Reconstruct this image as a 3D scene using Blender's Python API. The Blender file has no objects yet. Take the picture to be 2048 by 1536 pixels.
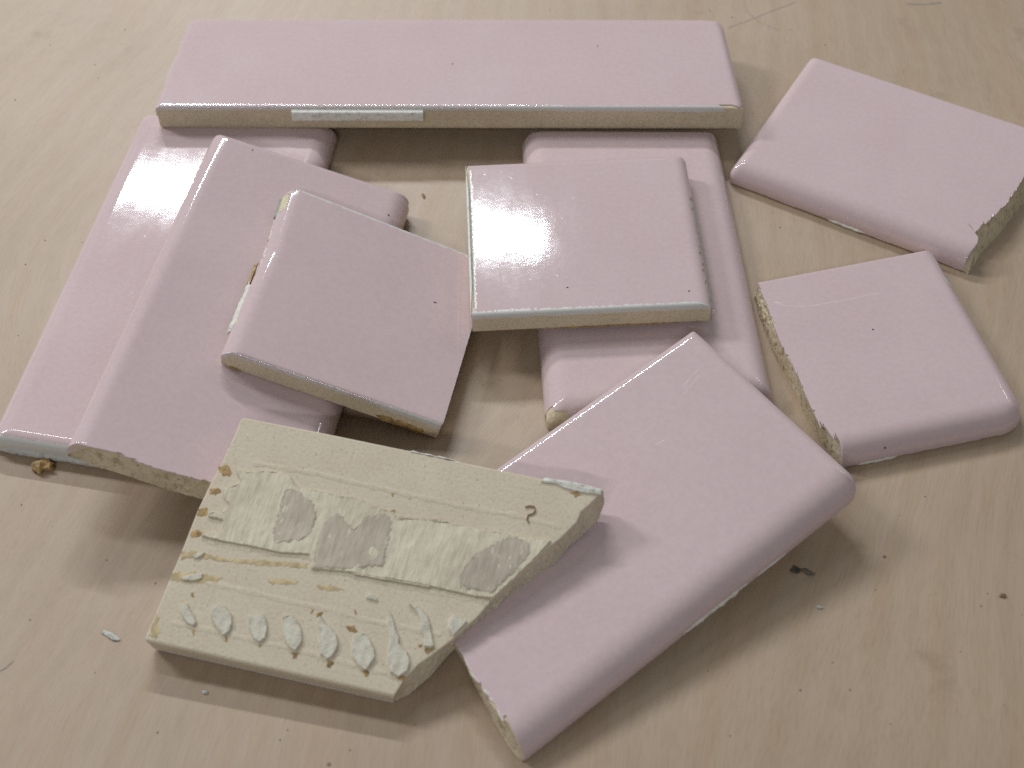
import bpy, math, random
from mathutils import Vector, Matrix, noise, geometry

# ---------------------------------------------------------------- camera, light, exposure
MM = 0.001                      # every length below is in millimetres, built at real size
scene = bpy.context.scene
COL = scene.collection

cam_data = bpy.data.cameras.new('camera')
cam = bpy.data.objects.new('camera', cam_data)
COL.objects.link(cam)
cam_data.sensor_width = 36.0
cam_data.lens = 47.81
cam_data.clip_start = 0.01
cam_data.clip_end = 20.0
_pit, _dist, _roll = math.radians(47.6), 306.0, math.radians(-0.57)
_fw = Vector((0, math.cos(_pit), -math.sin(_pit)))
_r0 = Vector((1, 0, 0)); _up = _r0.cross(_fw)
_r = _r0 * math.cos(_roll) + _up * math.sin(_roll)
_u = _r.cross(_fw)
cam.matrix_world = Matrix.Translation(-_fw * _dist * MM) @ Matrix((_r, _u, -_fw)).transposed().to_4x4()
cam_data.dof.use_dof = True
cam_data.dof.focus_distance = 0.305
cam_data.dof.aperture_fstop = 22.0
scene.camera = cam

world = bpy.data.worlds.new('World'); scene.world = world
world.use_nodes = True
bg = world.node_tree.nodes['Background']
bg.inputs[0].default_value = (0.90, 0.95, 1.0, 1)     # pale workshop walls and ceiling all round
bg.inputs[1].default_value = 0.185

def tube_lamp(name, loc, size, yaw, radiance, col=(0.90, 0.95, 1.0)):
    """fluorescent tube fixture hung above the bench, lengths in metres, facing straight down"""
    d = bpy.data.lights.new(name, 'AREA'); d.shape = 'RECTANGLE'
    d.size, d.size_y = size
    d.energy = radiance * math.pi * size[0] * size[1]
    d.color = col
    o = bpy.data.objects.new(name, d); COL.objects.link(o)
    o.location = loc; o.rotation_euler = (0, 0, math.radians(yaw))
    return o
tube_lamp('bench_lamp', (-0.26, 1.11, 0.90), (0.61, 0.036), -14.8, 270)
tube_lamp('bench_lamp', (-0.44, 0.52, 0.90), (0.60, 0.045), -14.8, 30)
tube_lamp('bench_lamp', (-1.15, 0.70, 0.90), (0.60, 0.20), -14.8, 52)
tube_lamp('bench_lamp', (1.05, 0.85, 0.90), (0.60, 0.08), -14.8, 15)
tube_lamp('bench_lamp', (-0.20, -1.05, 0.90), (0.60, 0.08), -14.8, 48)

scene.view_settings.view_transform = 'Standard'
scene.view_settings.look = 'None'
scene.view_settings.exposure = -0.25
scene.view_settings.gamma = 1.0
scene.view_settings.use_curve_mapping = False
scene.render.engine = 'CYCLES'
scene.cycles.use_denoising = False
scene.cycles.max_bounces = 8

# ---------------------------------------------------------------- materials
def new_mat(name):
    m = bpy.data.materials.new(name); m.use_nodes = True
    nt = m.node_tree; b = nt.nodes['Principled BSDF']
    return m, nt, b
def N(nt, kind, **kw):
    n = nt.nodes.new(kind)
    for k, v in kw.items():
        if k in n.inputs.keys(): n.inputs[k].default_value = v
        else: setattr(n, k, v)
    return n
def ramp(nt, src, stops):
    r = nt.nodes.new('ShaderNodeValToRGB')
    el = r.color_ramp.elements
    while len(el) < len(stops): el.new(0.5)
    for e, (p, c) in zip(el, stops):
        e.position = p; e.color = c if len(c) == 4 else (*c, 1)
    nt.links.new(src, r.inputs[0]); return r
def mixc(nt, fac, a, b, mode='MIX'):
    m = nt.nodes.new('ShaderNodeMix'); m.data_type = 'RGBA'; m.blend_type = mode
    for i, v in ((0, fac), (6, a), (7, b)):
        if hasattr(v, 'links'): nt.links.new(v, m.inputs[i])
        else: m.inputs[i].default_value = v if i == 0 else (*v, 1)
    return m.outputs[2]
def obj_coord(nt, sx=1, sy=1, sz=1, rot=(0, 0, 0), per_object=True):
    tc = nt.nodes.new('ShaderNodeTexCoord')
    mp = nt.nodes.new('ShaderNodeMapping')
    mp.inputs['Scale'].default_value = (sx, sy, sz); mp.inputs['Rotation'].default_value = rot
    nt.links.new(tc.outputs['Object'], mp.inputs[0])
    if per_object:
        oi = nt.nodes.new('ShaderNodeObjectInfo')
        ml = nt.nodes.new('ShaderNodeMath'); ml.operation = 'MULTIPLY'; ml.inputs[1].default_value = 7.31
        nt.links.new(oi.outputs['Random'], ml.inputs[0])
        nt.links.new(ml.outputs[0], mp.inputs['Location'])
    return mp.outputs[0]
def noise_tex(nt, vec, scale, detail=3, rough=0.5):
    n = N(nt, 'ShaderNodeTexNoise', Scale=scale, Detail=detail, Roughness=rough)
    nt.links.new(vec, n.inputs['Vector']); return n.outputs['Fac']
def bump(nt, height, strength, dist, prev=None):
    b = N(nt, 'ShaderNodeBump', Strength=strength, Distance=dist)
    nt.links.new(height, b.inputs['Height'])
    if prev: nt.links.new(prev, b.inputs['Normal'])
    return b.outputs[0]

# pink glaze; the attribute "wear" marks where the glaze is thin or rubbed to the white slip
GLAZE, nt, b = new_mat('pink_glaze')
v = obj_coord(nt)
broad = noise_tex(nt, v, 35, 2)
fine = noise_tex(nt, v, 900, 2)
col = ramp(nt, broad, [(0.3, (0.612, 0.458, 0.452)), (0.7, (0.640, 0.486, 0.478))]).outputs[0]
mott = ramp(nt, fine, [(0.35, (0.95, 0.95, 0.95)), (0.65, (1.0, 1.0, 1.0))]).outputs[0]
col = mixc(nt, 1.0, col, mott, 'MULTIPLY')
vor = N(nt, 'ShaderNodeTexVoronoi', Scale=70.0); nt.links.new(v, vor.inputs['Vector'])
pin = ramp(nt, vor.outputs['Distance'], [(0.0, (1, 1, 1)), (0.02, (1, 1, 1)), (0.028, (0, 0, 0))]).outputs[0]
vc = N(nt, 'ShaderNodeSeparateColor'); nt.links.new(vor.outputs['Color'], vc.inputs[0])
gate = N(nt, 'ShaderNodeMath', operation='GREATER_THAN'); gate.inputs[1].default_value = 0.985
nt.links.new(vc.outputs[0], gate.inputs[0])
pm = N(nt, 'ShaderNodeMath', operation='MULTIPLY'); nt.links.new(pin, pm.inputs[0]); nt.links.new(gate.outputs[0], pm.inputs[1])
col = mixc(nt, pm.outputs[0], col, (0.10, 0.06, 0.05))
wa = nt.nodes.new('ShaderNodeAttribute'); wa.attribute_name = 'wear'
wn = noise_tex(nt, v, 1400, 3)
wmul = N(nt, 'ShaderNodeMath', operation='MULTIPLY_ADD'); nt.links.new(wn, wmul.inputs[0]); wmul.inputs[1].default_value = 1.1
nt.links.new(wa.outputs['Fac'], wmul.inputs[2])
wf = ramp(nt, wmul.outputs[0], [(0.78, (0, 0, 0)), (1.05, (1, 1, 1))]).outputs[0]
col = mixc(nt, wf, col, (0.62, 0.60, 0.55))
nt.links.new(col, b.inputs['Base Color'])
vs = obj_coord(nt, 1.0, 0.35, 1.0)
smear = noise_tex(nt, vs, 60, 5, 0.65)
film = ramp(nt, smear, [(0.42, (0, 0, 0)), (0.72, (1, 1, 1))]).outputs[0]
base_r = mixc(nt, film, (0.04,) * 3, (0.085,) * 3)
rg = mixc(nt, wf, base_r, (0.45,) * 3)
fm = N(nt, 'ShaderNodeMath', operation='MULTIPLY'); fm.inputs[1].default_value = 0.10; nt.links.new(film, fm.inputs[0])
col = mixc(nt, fm.outputs[0], col, (0.66, 0.60, 0.57)); nt.links.new(col, b.inputs['Base Color'])
nt.links.new(rg, b.inputs['Roughness'])
b.inputs['IOR'].default_value = 1.52
peel = noise_tex(nt, v, 140, 2)
peel2 = noise_tex(nt, v, 700, 2)
n1 = bump(nt, peel, 0.08, 0.00016)
n1 = bump(nt, peel2, 0.08, 0.00005, n1)
nt.links.new(n1, b.inputs['Normal'])

def biscuit(name, c0, c1, grain, scale=900.0, dark=(0.66, 0.60, 0.52)):
    m, nt, b = new_mat(name)
    v = obj_coord(nt)
    n0 = noise_tex(nt, v, 120, 4); n1_ = noise_tex(nt, v, scale, 4, 0.7); n2 = noise_tex(nt, v, 2600, 2)
    c = ramp(nt, n0, [(0.3, c0), (0.7, c1)]).outputs[0]
    sp = ramp(nt, n1_, [(0.30, dark), (0.48, (1, 1, 1)), (0.72, (1.08, 1.08, 1.06))]).outputs[0]
    c = mixc(nt, 1.0, c, sp, 'MULTIPLY')
    nt.links.new(c, b.inputs['Base Color']); b.inputs['Roughness'].default_value = 0.9
    b.inputs['Specular IOR Level'].default_value = 0.25
    nn = bump(nt, n1_, grain, 0.0004); nn = bump(nt, n2, grain * 0.6, 0.00012, nn)
    nt.links.new(nn, b.inputs['Normal'])
    return m
BISC = biscuit('tan_biscuit', (0.60, 0.495, 0.345), (0.65, 0.55, 0.39), 0.3, 1300.0, (0.82, 0.78, 0.72))
BACK = biscuit('pale_biscuit_back', (0.615, 0.52, 0.385), (0.66, 0.565, 0.425), 0.22, 1500.0, (0.85, 0.82, 0.78))
FRAC = biscuit('broken_biscuit', (0.55, 0.45, 0.30), (0.67, 0.565, 0.40), 0.9, 560.0, (0.58, 0.52, 0.43))
WHITE = biscuit('white_slip', (0.68, 0.65, 0.57), (0.73, 0.70, 0.63), 0.25)
LUG = biscuit('white_lug', (0.76, 0.74, 0.68), (0.80, 0.78, 0.72), 0.2)
GROUT = biscuit('grey_white_grout', (0.52, 0.51, 0.46), (0.66, 0.65, 0.60), 0.6)
PLASTER = biscuit('cream_plaster', (0.61, 0.56, 0.445), (0.66, 0.61, 0.49), 0.5, 900.0, (0.85, 0.83, 0.8))
GREYCHIP = biscuit('grey_chipped_edge', (0.34, 0.35, 0.30), (0.42, 0.42, 0.37), 0.5)

PAPER, nt, b = new_mat('fibrous_paper')
v = obj_coord(nt, 0.25, 0.05, 0.2, per_object=False)
fib = noise_tex(nt, v, 5200, 4, 0.6)
v2 = obj_coord(nt, 1, 1, 1, per_object=False)
pat = noise_tex(nt, v2, 75, 2)
c = ramp(nt, pat, [(0.35, (0.71, 0.635, 0.49)), (0.52, (0.68, 0.60, 0.455)), (0.66, (0.62, 0.54, 0.415))]).outputs[0]
f2 = ramp(nt, fib, [(0.3, (0.86, 0.85, 0.82)), (0.6, (1.04, 1.04, 1.02))]).outputs[0]
c = mixc(nt, 1.0, c, f2, 'MULTIPLY')
nt.links.new(c, b.inputs['Base Color']); b.inputs['Roughness'].default_value = 0.95
b.inputs['Specular IOR Level'].default_value = 0.185
nt.links.new(bump(nt, fib, 0.7, 0.0003), b.inputs['Normal'])

TAUPE = PAPER.copy(); TAUPE.name = 'taupe_paper'
for n_ in TAUPE.node_tree.nodes:
    if n_.bl_idname == 'ShaderNodeValToRGB' and len(n_.color_ramp.elements) == 3:
        for e_, c_ in zip(n_.color_ramp.elements, ((0.57, 0.485, 0.39), (0.53, 0.45, 0.36), (0.49, 0.41, 0.33))): e_.color = (*c_, 1)

def plain(name, c, rough=0.8, var=0.25, scale=600):
    m, nt, b = new_mat(name)
    v = obj_coord(nt); n = noise_tex(nt, v, scale, 3)
    lo = tuple(x * (1 - var) for x in c); hi = tuple(min(1, x * (1 + var)) for x in c)
    nt.links.new(ramp(nt, n, [(0.3, lo), (0.7, hi)]).outputs[0], b.inputs['Base Color'])
    b.inputs['Roughness'].default_value = rough
    nt.links.new(bump(nt, n, 0.4, 0.0003), b.inputs['Normal'])
    return m
GLUE = plain('brown_glue', (0.36, 0.225, 0.085), 0.6, 0.5, 900)
GLUE_PALE = plain('pale_glue_smear', (0.52, 0.40, 0.215), 0.75, 0.3, 500)
DARK = plain('dark_crumb', (0.075, 0.055, 0.04), 0.85, 0.4)
BROWN = plain('brown_crumb', (0.26, 0.16, 0.07), 0.8, 0.4)
SMUT = plain('grey_brown_sliver', (0.17, 0.135, 0.10), 0.85, 0.4)
PENCIL = plain('pencil_lead', (0.24, 0.20, 0.17), 0.7, 0.4, 3000)

# birch plywood: rotary-cut grain, fine pores, old smudges
WOOD, nt, b = new_mat('birch_plywood')
tc = nt.nodes.new('ShaderNodeTexCoord')
warp = N(nt, 'ShaderNodeTexNoise', Scale=5.0, Detail=1.0)
nt.links.new(tc.outputs['Object'], warp.inputs['Vector'])
wv = N(nt, 'ShaderNodeVectorMath', operation='SCALE'); wv.inputs['Scale'].default_value = 0.085
nt.links.new(warp.outputs['Color'], wv.inputs[0])
add = N(nt, 'ShaderNodeVectorMath', operation='ADD')
nt.links.new(tc.outputs['Object'], add.inputs[0]); nt.links.new(wv.outputs[0], add.inputs[1])
mp = nt.nodes.new('ShaderNodeMapping'); mp.inputs['Rotation'].default_value = (0, 0, math.radians(12))
nt.links.new(add.outputs[0], mp.inputs[0])
wave = N(nt, 'ShaderNodeTexWave', Scale=28.0, Distortion=2.0, Detail=2.0)
wave.inputs['Detail Scale'].default_value = 1.2
nt.links.new(mp.outputs[0], wave.inputs['Vector'])
mp2 = nt.nodes.new('ShaderNodeMapping'); mp2.inputs['Scale'].default_value = (1.0, 0.07, 1.0)
nt.links.new(mp.outputs[0], mp2.inputs[0])
pore = noise_tex(nt, mp2.outputs[0], 2300, 4, 0.7)
streak = noise_tex(nt, mp2.outputs[0], 130, 4, 0.6)
blot = noise_tex(nt, tc.outputs['Object'], 16, 4, 0.6)
smudge = noise_tex(nt, tc.outputs['Object'], 48, 5, 0.65)
c = ramp(nt, blot, [(0.3, (0.385, 0.280, 0.188)), (0.7, (0.440, 0.330, 0.230))]).outputs[0]
gr = ramp(nt, wave.outputs['Color'], [(0.0, (0.955, 0.935, 0.91)), (0.5, (1, 1, 1)), (1.0, (0.98, 0.965, 0.95))]).outputs[0]
c = mixc(nt, 1.0, c, gr, 'MULTIPLY')
st = ramp(nt, streak, [(0.28, (0.98, 0.93, 0.88)), (0.5, (1, 1, 1)), (0.72, (1.01, 1.03, 1.05))]).outputs[0]
c = mixc(nt, 1.0, c, st, 'MULTIPLY')
po = ramp(nt, pore, [(0.30, (0.89, 0.87, 0.84)), (0.52, (1, 1, 1)), (0.75, (1.04, 1.04, 1.04))]).outputs[0]
c = mixc(nt, 1.0, c, po, 'MULTIPLY')
sm = ramp(nt, smudge, [(0.62, (1, 1, 1)), (0.74, (0.80, 0.78, 0.76))]).outputs[0]
c = mixc(nt, 1.0, c, sm, 'MULTIPLY')
vor = N(nt, 'ShaderNodeTexVoronoi', Scale=120.0); nt.links.new(tc.outputs['Object'], vor.inputs['Vector'])
pin = ramp(nt, vor.outputs['Distance'], [(0.0, (1, 1, 1)), (0.035, (1, 1, 1)), (0.06, (0, 0, 0))]).outputs[0]
vc = N(nt, 'ShaderNodeSeparateColor'); nt.links.new(vor.outputs['Color'], vc.inputs[0])
gate = N(nt, 'ShaderNodeMath', operation='GREATER_THAN'); gate.inputs[1].default_value = 0.93
nt.links.new(vc.outputs[0], gate.inputs[0])
pm = N(nt, 'ShaderNodeMath', operation='MULTIPLY'); nt.links.new(pin, pm.inputs[0]); nt.links.new(gate.outputs[0], pm.inputs[1])
c = mixc(nt, pm.outputs[0], c, (0.16, 0.10, 0.06))
nt.links.new(c, b.inputs['Base Color'])
b.inputs['Roughness'].default_value = 0.5; b.inputs['Specular IOR Level'].default_value = 0.5
nt.links.new(bump(nt, pore, 0.25, 0.00012), b.inputs['Normal'])

# ---------------------------------------------------------------- helpers
def mesh_obj(name, verts, faces, mat, parent=None, smooth=True, angle=38, attr=None):
    me = bpy.data.meshes.new(name)
    me.from_pydata([(x * MM, y * MM, z * MM) for x, y, z in verts], [], faces)
    me.validate(); me.update()
    mats = mat if isinstance(mat, (list, tuple)) else [mat]
    for m in mats: me.materials.append(m)
    if smooth:
        for p in me.polygons: p.use_smooth = True
        me.set_sharp_from_angle(angle=math.radians(angle))
    if attr:
        a = me.attributes.new('wear', 'FLOAT', 'POINT')
        a.data.foreach_set('value', attr)
    o = bpy.data.objects.new(name, me); COL.objects.link(o)
    if parent: o.parent = parent
    return o
def nz(x, y, z=0.0):
    return noise.noise(Vector((x, y, z)))
def hyp(a, b): return math.hypot(a[0] - b[0], a[1] - b[1])
def lerp(a, b, t): return (a[0] + (b[0] - a[0]) * t, a[1] + (b[1] - a[1]) * t)
def resample(pl, n):
    """n points at equal steps along pl, end point left out"""
    d = [0.0]
    for i in range(1, len(pl)): d.append(d[-1] + hyp(pl[i - 1], pl[i]))
    res = []; j = 0
    for k in range(n + 1):
        s = d[-1] * k / n
        while j < len(pl) - 2 and d[j + 1] < s: j += 1
        t = (s - d[j]) / max(1e-6, d[j + 1] - d[j])
        res.append(lerp(pl[j], pl[j + 1], min(max(t, 0), 1)))
    return res
def isect(a, b, c, d):
    rx, ry, sx, sy = b[0] - a[0], b[1] - a[1], d[0] - c[0], d[1] - c[1]
    den = rx * sy - ry * sx
    u = ((c[0] - a[0]) * sy - (c[1] - a[1]) * sx) / den
    return (a[0] + rx * u, a[1] + ry * u)
T = 5.8                                                     # tile thickness
RH = {'bull': 5.2, 'soft': 2.2, 'flat': 0.9, 'cut': 0.35, 'frac': 0.30}
RV = {'bull': 4.6, 'soft': 2.2, 'flat': 0.75, 'cut': 0.30, 'frac': 0.18}

class Plan:
    """the traced plan of one tile: outline points, matching points on the core and on the underside"""
    def __init__(self, data, step=0.45, rh=None, rv=None):
        E = data['e']; n = len(E); self.T = data['T']
        self.kind = [e['t'] for e in E]
        rhs = [RH[e['t']] for e in E]; rvs = [RV[e['t']] for e in E]
        for i, v in (rh or {}).items(): rhs[i] = v
        for i, v in (rv or {}).items(): rvs[i] = v
        C = [tuple(e['p'][0]) for e in E]
        # core polygon: every side moved in by its own rounding
        lines = []
        for i in range(n):
            a, b_ = C[i], C[(i + 1) % n]
            L = hyp(a, b_); nx, ny = -(b_[1] - a[1]) / L, (b_[0] - a[0]) / L
            lines.append(((a[0] + nx * rhs[i], a[1] + ny * rhs[i]), (b_[0] + nx * rhs[i], b_[1] + ny * rhs[i])))
        core = [isect(*lines[i - 1], *lines[i]) for i in range(n)]
        def moved(extra):
            ln = []
            for i in range(n):
                a, b_ = lines[i]; L = hyp(a, b_); nx, ny = -(b_[1] - a[1]) / L * extra, (b_[0] - a[0]) / L * extra
                ln.append(((a[0] + nx, a[1] + ny), (b_[0] + nx, b_[1] + ny)))
            return [isect(*ln[i - 1], *ln[i]) for i in range(n)]
        core2 = moved(1.0); Q2 = []
        P, Q, B, S, EI, RHs, RVs, TT = [], [], [], [], [], [], [], []
        for i, e in enumerate(E):
            pl = [tuple(p) for p in e['p']]
            if e['t'] != 'frac': pl[-1] = C[(i + 1) % n]
            L = sum(hyp(pl[k], pl[k + 1]) for k in range(len(pl) - 1))
            m = max(8, int(L / step))
            top = resample(pl, m)[:-1]
            bot = resample([tuple(p) for p in e['b']], m)[:-1] if 'b' in e else top
            c0, c1 = core[i], core[(i + 1) % n]
            for k in range(m):
                t = k / m
                P.append(top[k]); B.append(bot[k]); EI.append(i); TT.append(t)
                ch = lerp(C[i], C[(i + 1) % n], t)
                q = lerp(c0, c1, t)
                Q.append((q[0] + top[k][0] - ch[0], q[1] + top[k][1] - ch[1]))
                q = lerp(core2[i], core2[(i + 1) % n], t)
                Q2.append((q[0] + top[k][0] - ch[0], q[1] + top[k][1] - ch[1]))
                RHs.append(rhs[i]); RVs.append(rvs[i])
        N_ = len(P)
        # plan rounding of the corners
        start = [EI.index(i) for i in range(n)]
        for i in range(n):
            rc = data['rc'][i]
            if rc <= 0: continue
            ci = (i + 1) % n; s = start[ci]; cpt = C[ci]
            cnt = max(2, int(rc / step))
            A = P[(s - cnt) % N_]; D = P[(s + cnt) % N_]
            new = {}
            for k in range(-cnt, cnt + 1):
                u = (k + cnt) / (2 * cnt)
                new[(s + k) % N_] = tuple((1 - u) ** 2 * A[a] + 2 * u * (1 - u) * cpt[a] + u * u * D[a] for a in (0, 1))
            for j, p in new.items():
                if B[j] is P[j] or B[j] == P[j]: B[j] = p
                P[j] = p
        self.P, self.Q, self.B, self.EI, self.t, self.RH, self.RV, self.N = P, Q, B, EI, TT, RHs, RVs, N_
        self.C, self.start, self.Q2, self.rhs, self.rvs = C, start, Q2, rhs, rvs
    def at(self, j, inset):
        """point at `inset` mm inside the outline; beyond the core it goes on in the same direction"""
        p, q = self.P[j], self.Q[j]
        if inset > self.RH[j]: return lerp(q, self.Q2[j], inset - self.RH[j])
        return lerp(p, q, inset / self.RH[j])
    def z(self, j, inset):
        """height of the rounded top: the drops of this edge and of its two neighbours together"""
        def drop(i, d):
            q = min(1.0, max(0.0, d / self.rhs[i]))
            return self.rvs[i] * (1 - math.sqrt(max(0.0, 1 - (1 - q) ** 2)))
        i = self.EI[j]; n = len(self.C); x, y = self.at(j, inset)
        tot = drop(i, inset) ** 3
        for k in ((i - 1) % n, (i + 1) % n):
            a, b_ = self.C[k], self.C[(k + 1) % n]; L = hyp(a, b_)
            d = (-(b_[1] - a[1]) * (x - a[0]) + (b_[0] - a[0]) * (y - a[1])) / L
            tot += drop(k, d) ** 3
        return self.T - min(self.T - 0.8, tot ** (1 / 3))
def stitch(rings, N_, close_last=True, close_first=False):
    f = []
    for r in range(len(rings) - 1):
        a, b_ = rings[r], rings[r + 1]
        for j in range(N_):
            k = (j + 1) % N_
            f.append((a + j, a + k, b_ + k, b_ + j))
    if close_last: f.append(tuple(rings[-1] + j for j in range(N_)))
    if close_first: f.append(tuple(rings[0] + j for j in reversed(range(N_))))
    return f
PHI = [0, 8, 16, 24, 32, 41, 50, 60, 70, 80, 90]
def make_body(plan, parent, seed, mat_side=BISC, mat_frac=FRAC, inset=0.28, sink=0.30, rough=0.52, bottom=0.0):
    V, rings = [], []
    N_ = plan.N
    levels = 12
    fr = [plan.kind[i] == 'frac' for i in plan.EI]
    for k in range(levels):                                  # the side, from the underside up
        rings.append(len(V)); s = k / (levels - 1)
        for j in range(N_):
            pt = plan.at(j, inset + (0.35 if k == 0 else 0.0)); z1 = plan.z(j, inset) - sink
            z = bottom + s * (z1 - bottom)
            x, y = lerp(plan.B[j], pt, s) if fr[j] else pt
            if fr[j]:
                a = math.sin(math.pi * min(1, s * 1.02)) * 0.55 + 0.35 * (k < levels - 1)
                g = rough * a * (nz(x * 1.1 + seed, y * 1.1, z * 1.3) * 1.5 + nz(x * 2.7, y * 2.7 + seed, z * 2.9) * 1.0)
                dx, dy = plan.P[j][0] - plan.Q[j][0], plan.P[j][1] - plan.Q[j][1]; L = math.hypot(dx, dy) or 1
                x += dx / L * g; y += dy / L * g
                z += 0.18 * a * nz(x * 2.1, y * 2.1, seed + 9)
            else:
                g = 0.05 * nz(x * 1.3 + seed, y * 1.3, z)
                x += g; y += g
            V.append((x, y, z))
    for ph in PHI[1:]:
        rings.append(len(V)); c = 1 - math.cos(math.radians(ph))
        for j in range(N_):
            ins = inset + max(0.02, plan.RH[j] - inset) * c
            x, y = plan.at(j, ins)
            V.append((x, y, plan.z(j, ins) - sink))
    F = stitch(rings, N_, True, True)
    o = mesh_obj('biscuit_body', V, F, [mat_side, mat_frac], parent, angle=32)
    nside = (levels - 1) * N_
    for i in range(nside):
        if fr[i % N_]: o.data.polygons[i].material_index = 1
    return o
def make_glaze(plan, parent, seed, drop, gi, wear):
    """drop(j): how far the glaze runs down the side; gi(j): how far its edge is chipped back; wear(j, inset): rubbed white"""
    V, rings, W = [], [], []
    N_ = plan.N
    G = [max(0.0, gi(j)) for j in range(N_)]
    def ring(fn):
        rings.append(len(V))
        for j in range(N_):
            x, y, z, w = fn(j); V.append((x, y, z)); W.append(w)
    def wall(j, s):
        g = G[j]; z1 = plan.z(j, g)
        dn = min(z1 - 0.12, drop(j) - (plan.T - z1)) if g < 0.05 else 0.42
        dn = max(0.36, dn)
        return (*plan.at(j, g), z1 - dn * (1 - s), wear(j, g - dn * (1 - s)))
    ring(lambda j: (*plan.at(j, G[j] + 0.42), wall(j, 0)[2], 0.3))
    for s in (0, 0.33, 0.66): ring(lambda j: wall(j, s))
    for ph in PHI:
        c = 1 - math.cos(math.radians(ph))
        def f(j):
            ins = G[j] + max(0.03, plan.RH[j] - G[j]) * c
            return (*plan.at(j, ins), plan.z(j, ins), wear(j, ins))
        ring(f)
    for dist, keep in ((0.7, 1), (1.6, 0.5), (3.2, 0)):
        def f(j):
            ins = max(plan.RH[j], G[j] + 0.03) + dist
            return (*plan.at(j, ins), plan.z(j, ins), wear(j, ins) * keep)
        ring(f)
    return mesh_obj('glaze', V, stitch(rings, N_), GLAZE, parent, angle=50, attr=W)
def poly_patch(name, pts, z0, h, mat, parent, seed=0, dome=0.0, jag=0.0, angle=40, step=0.5, edge=0.25, cells=0, relief=0.3):
    """a thin irregular patch with real thickness lying on height z0"""
    pts = [tuple(p) for p in pts]
    loop = pts + [pts[0]]
    L = sum(hyp(loop[k], loop[k + 1]) for k in range(len(loop) - 1))
    area = sum(loop[k][0] * loop[k + 1][1] - loop[k + 1][0] * loop[k][1] for k in range(len(loop) - 1))
    if area < 0: loop = loop[::-1]
    m = max(10, int(L / step))
    P = resample(loop, m)[:-1]
    P = [(x + jag * nz(x * 1.7 + seed, y * 1.7), y + jag * nz(x * 1.7, y * 1.7 + seed + 5)) for x, y in P]
    V = [(x, y, z0 - 0.15) for x, y in P]
    V += [(x, y, z0 + h * 0.7) for x, y in P]
    ins = []
    for j in range(m):
        a, b_ = P[j - 1], P[(j + 1) % m]
        d = math.hypot(b_[0] - a[0], b_[1] - a[1]) or 1
        nx, ny = -(b_[1] - a[1]) / d, (b_[0] - a[0]) / d
        ins.append((P[j][0] + nx * edge, P[j][1] + ny * edge))
    V += [(x, y, z0 + h + 0.12 * h * nz(x * 2 + seed, y * 2)) for x, y in ins]
    rings = [0, m, 2 * m]
    F = stitch(rings, m, False)
    if cells:
        # inner surface as a fine uneven net, so that the patch has real relief
        xs = [p[0] for p in ins]; ys = [p[1] for p in ins]
        pts2 = [Vector(p) for p in ins]; y = min(ys)
        rnd = random.Random(int(seed * 10))
        while y < max(ys):
            x = min(xs)
            while x < max(xs):
                pts2.append(Vector((x + rnd.uniform(-.3, .3) * cells, y + rnd.uniform(-.3, .3) * cells))); x += cells
            y += cells
        vv, ee, ff, ov, oe, of = geometry.delaunay_2d_cdt(pts2, [], [list(range(m))], 1, 1e-5)
        base = len(V)
        for k, q in enumerate(vv):
            V.append((q.x, q.y, z0 + h * (1.0 + relief * nz(q.x * 0.9 + seed, q.y * 0.25) + 0.6 * relief * nz(q.x * 3.1, q.y * 0.8 + seed))))
        F += [tuple(base + i for i in f_) for f_ in ff]
    elif not dome:
        tri = geometry.tessellate_polygon([[Vector((x, y, 0)) for x, y in ins]])
        for t_ in tri:
            a, b_, c_ = (ins[i] for i in t_)
            cr = (b_[0] - a[0]) * (c_[1] - a[1]) - (b_[1] - a[1]) * (c_[0] - a[0])
            F.append(tuple(2 * m + i for i in (t_ if cr > 0 else t_[::-1])))
    if dome:
        cx = sum(p[0] for p in ins) / m; cy = sum(p[1] for p in ins) / m
        V.append((cx, cy, z0 + h + dome))
        F += [(2 * m + j, 2 * m + (j + 1) % m, 3 * m) for j in range(m)]
    return mesh_obj(name, V, F, mat, parent, angle=angle)
def thing(name, label, cat, data=None, loc=(0, 0, 0), group=None):
    o = bpy.data.objects.new(name, None); COL.objects.link(o)
    o.empty_display_size = 0.02
    if data:
        M = Matrix(data['M']).to_4x4()
        o.matrix_world = Matrix.Translation(Vector(data['o']) * MM) @ M
    else: o.location = Vector(loc) * MM
    o['label'] = label; o['category'] = cat
    if group: o['group'] = group
    return o
def grit(parent, pts, mat, seed, size=(0.18, 0.4), name='grit'):
    """small grains stuck on a surface; far too many and too small to pick apart"""
    rnd = random.Random(seed); V, F = [], []
    for (x, y, z) in pts:
        r = rnd.uniform(*size); b0 = len(V)
        for d in ((1, 0, 0), (-1, 0, 0), (0, 1, 0), (0, -1, 0), (0, 0, 1), (0, 0, -1)):
            k = r * rnd.uniform(0.6, 1.2) * 0.5
            V.append((x + d[0] * k, y + d[1] * k, z + d[2] * k))
        for a in (0, 1):
            for c_ in (2, 3):
                for e in (4, 5): F.append((b0 + a, b0 + c_, b0 + e))
    o = mesh_obj(name, V, F, mat, parent, smooth=False)
    o['kind'] = 'stuff'
    return o

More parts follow.
